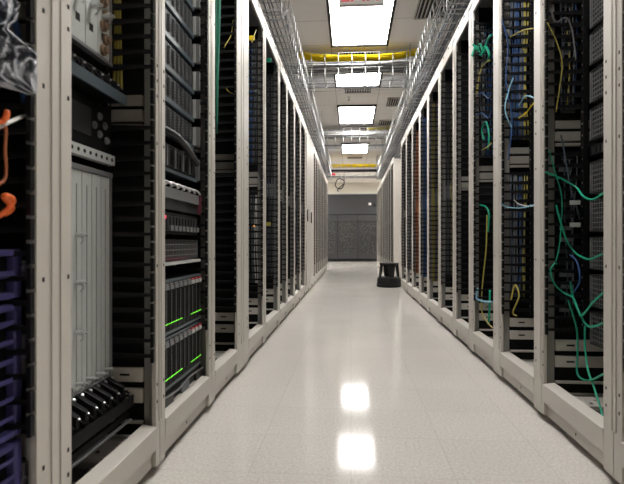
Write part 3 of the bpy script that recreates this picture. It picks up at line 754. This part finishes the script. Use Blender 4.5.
# cross trays
def cross(yc, lab, zl=2.44, zu=2.61):
    x0,x1=XLi+.0,XRi-.0
    basket('%s cross basket tray, lower level'%lab,(x0-.25,yc,zl),(x1+.25,yc,zl),(0,1,0),.44,depth=.13,r=.0048,rods=(.15,1.35))
    basket('%s cross basket tray, upper level'%lab,(x0-.25,yc,zu),(x1+.25,yc,zu),(0,1,0),.44,depth=.12,r=.0048,rods=(.15,1.35))
cross(5.56,'nearest'); cross(9.24,'second')
fill((XLi-.2,5.56,2.44),(XRi+.2,5.56,2.44),(0,1,0),.44,2,['cgrey','white'],'two pale cables in the lower level of the nearest cross tray',h=.03,seed=7,wig=.02)
fill((XLi-.2,5.56,2.61),(XRi+.2,5.56,2.61),(0,1,0),.44,60,['cgrey','cgrey','white'],'white and grey cables in the upper level of the nearest cross tray',h=.035,seed=8,wig=.03)
fill((XLi-.1,5.56,2.675),(XRi+.1,5.56,2.675),(0,1,0),.17,34,['yellow'],'bright yellow fibre bundle draped along the nearest cross tray',h=.035,seed=9,wig=.014,rise=(.055,.055),r=.005)
fill((XLi-.2,9.24,2.44),(XRi+.2,9.24,2.44),(0,1,0),.44,2,['cgrey','white'],'two pale cables in the lower level of the second cross tray',h=.03,seed=10)
fill((XLi-.2,9.24,2.61),(XRi+.2,9.24,2.61),(0,1,0),.44,60,['white','white','cgrey'],'white cables in the upper level of the second cross tray',h=.085,seed=11,wig=.02)
fill((XRi-.35,9.26,2.69),(XRi+.1,9.26,2.72),(0,1,0),.12,12,['yellowd'],'yellow fibres at the right end of the second cross tray',h=.04,seed=12,r=.005)
basket('farthest cross basket tray, upper level',(XLi-.25,12.6,2.50),(XRi+.25,12.6,2.50),(0,1,0),.30,rods=(.15,1.35))
basket('farthest cross basket tray, lower level',(XLi-.25,12.6,2.28),(XRi+.25,12.6,2.28),(0,1,0),.30,rods=(.15,1.35))
fill((XLi-.1,12.6,2.53),(XRi+.1,12.6,2.53),(0,1,0),.30,34,['yellow'],'yellow fibre bundle on the farthest cross tray',h=.08,seed=13)
fill((XLi-.1,12.6,2.41),(XRi+.1,12.6,2.41),(0,1,0),.25,24,['black'],'black cables beneath the far yellow fibres',h=.06,seed=14,wig=.01)
fill((XLi-.1,12.6,2.28),(XRi+.1,12.6,2.28),(0,1,0),.28,24,['white','cgrey'],'pale cables in the lower level of the farthest cross tray',h=.04,seed=15)
p=(-.43,12.58,2.345); o=build('cable_tag', MB().box(p[0]-.06,p[0]+.05,p[1],p[1]+.012,p[2]-.025,p[2]+.025,'red'), bevel=.003); tag(o,'small red tag on the farthest cross tray','tag')
# hanging coil
pts=[(-.27+.105*math.cos(a)+.012*math.sin(3*a), 12.55+.02*math.sin(2*a), 2.11+.125*math.sin(a)) for a in [2*PI*k/28*3 for k in range(29)]]
b=MB().tube(spline([(-.27+.10,12.60,2.262),(-.27+.10,12.57,2.25)]+pts+[(-.33,12.55,1.96),(-.30,12.55,1.92)],3),.011,'black',6).tube([(-.27+.10,12.60,2.26),(-.27+.10,12.56,2.31)],.008,'black',6)
o=build('cable_coil', b, smooth=True); tag(o,'black cable coil hanging from the farthest cross tray','cable')
# ---------------------------------------------------------------- cooling unit at the far end
YU=18.15
t=thing('cooling_unit','slate grey cooling unit with gridded panels closing the far end of the aisle','cooling unit',(0,YU,0))
XA,XB=-1.91,2.39
build('body', MB().box(XA,XB,.05,.28,.10,2.37,'void'), t, bevel=.005)
build('fascia', MB().box(XA,XB,0,.05,1.66,2.37,'cool'), t, bevel=.008)
build('top_trim', MB().box(XA-.01,XB+.01,-.012,.28,2.37,2.40,'lgrey'), t)
build('plinth', MB().box(XA+.02,XB-.02,.03,.28,0,.10,'void'), t)
k=0; x=XA
while x<XB-.3:
    b=MB(); x1=x+.7167
    b.box(x+.010,x1-.010,0.0,.05,.10,.30,'cool').box(x+.010,x1-.010,0,.05,1.42,1.645,'cool').box(x+.010,x+.09,0,.05,.30,1.42,'cool').box(x1-.09,x1-.010,0,.05,.30,1.42,'cool')
    p=build('access_panel', b, t)
    b=MB().box(x+.09,x1-.09,.035,.05,.30,1.42,'grille')
    for q in range(1,12): c=x+.09+q*(x1-x-.18)/12; b.box(c-.003,c+.003,.03,.035,.30,1.42,'cool')
    for q in range(1,26): c=.30+q*1.12/26; b.box(x+.09,x1-.09,.029,.034,c-.003,c+.003,'cool')
    build('grille', b, p)
    x=x1; k+=1
t=thing('dome_camera','small white dome on the slate grey unit at the far end','camera',(.655,YU,2.02))
build('dome', MB().lathe([(.052,0),(.052,-.02),(.042,-.04),(.022,-.058),(.004,-.062)],(0,0,0),'white',20,'y'), t, smooth=True)
build('shroud', MB().lathe([(.06,0),(.06,-.05),(.05,-.055)],(.16,0,-.03),'black',16,'y'), t)
# ---------------------------------------------------------------- kick stool
t=thing('step_stool','black round step stool on the floor beside the right rack row','stool',(.585,8.0,0))
build('base_drum', MB().lathe([(.175,.0),(.19,.006),(.192,.03),(.186,.036),(.186,.05),(.180,.13),(.172,.150),(.160,.155)],(0,0,0),'rubber',40), t, smooth=True)
build('bumper_ring', MB().tube([(.188*math.cos(a),.188*math.sin(a),.045) for a in [2*PI*k/40 for k in range(40)]],.008,'rubber',8,closed=True), t, smooth=True)
for a in (0.2,1.77,3.34,4.91):
    c,s_=math.cos(a),math.sin(a); b=MB()
    w=.045; pts=[]
    for (r0,z,ww) in ((.145,.150,.036),(.118,.345,.062)):
        for (dr,dw) in ((-.012,-1),(.012,-1),(.012,1),(-.012,1)):
            pts.append(((r0+dr)*c-ww*dw*s_,(r0+dr)*s_+ww*dw*c,z))
    b.hexa(pts,'rubber'); build('leg', b, t, bevel=.004)
build('brace_rod', MB().tube([(-.10,-.08,.28),(.02,-.12,.16)],.005,'blackm'), t)
build('step_top', MB().lathe([(.14,.340),(.148,.346),(.148,.362),(.142,.368)],(0,0,0),'rubber',40), t)
# ---------------------------------------------------------------- camera and world
cd=bpy.data.cameras.new('camera'); co=bpy.data.objects.new('camera',cd); COL.objects.link(co)
co.location=(0,0,CH); co.rotation_euler=(PI/2,0,TH)
cd.sensor_width=36; cd.lens=F/624*36; cd.clip_start=.02
cd.dof.use_dof=True; cd.dof.focus_distance=4.0; cd.dof.aperture_fstop=7.0
SC.camera=co
w=bpy.data.worlds.new('world'); SC.world=w; w.use_nodes=True
w.node_tree.nodes['Background'].inputs[0].default_value=(.5,.5,.5,1); w.node_tree.nodes['Background'].inputs[1].default_value=.02
SC.view_settings.view_transform='Standard'; SC.view_settings.look='None'; SC.view_settings.gamma=1; SC.view_settings.use_curve_mapping=False
SC.view_settings.exposure=0.0
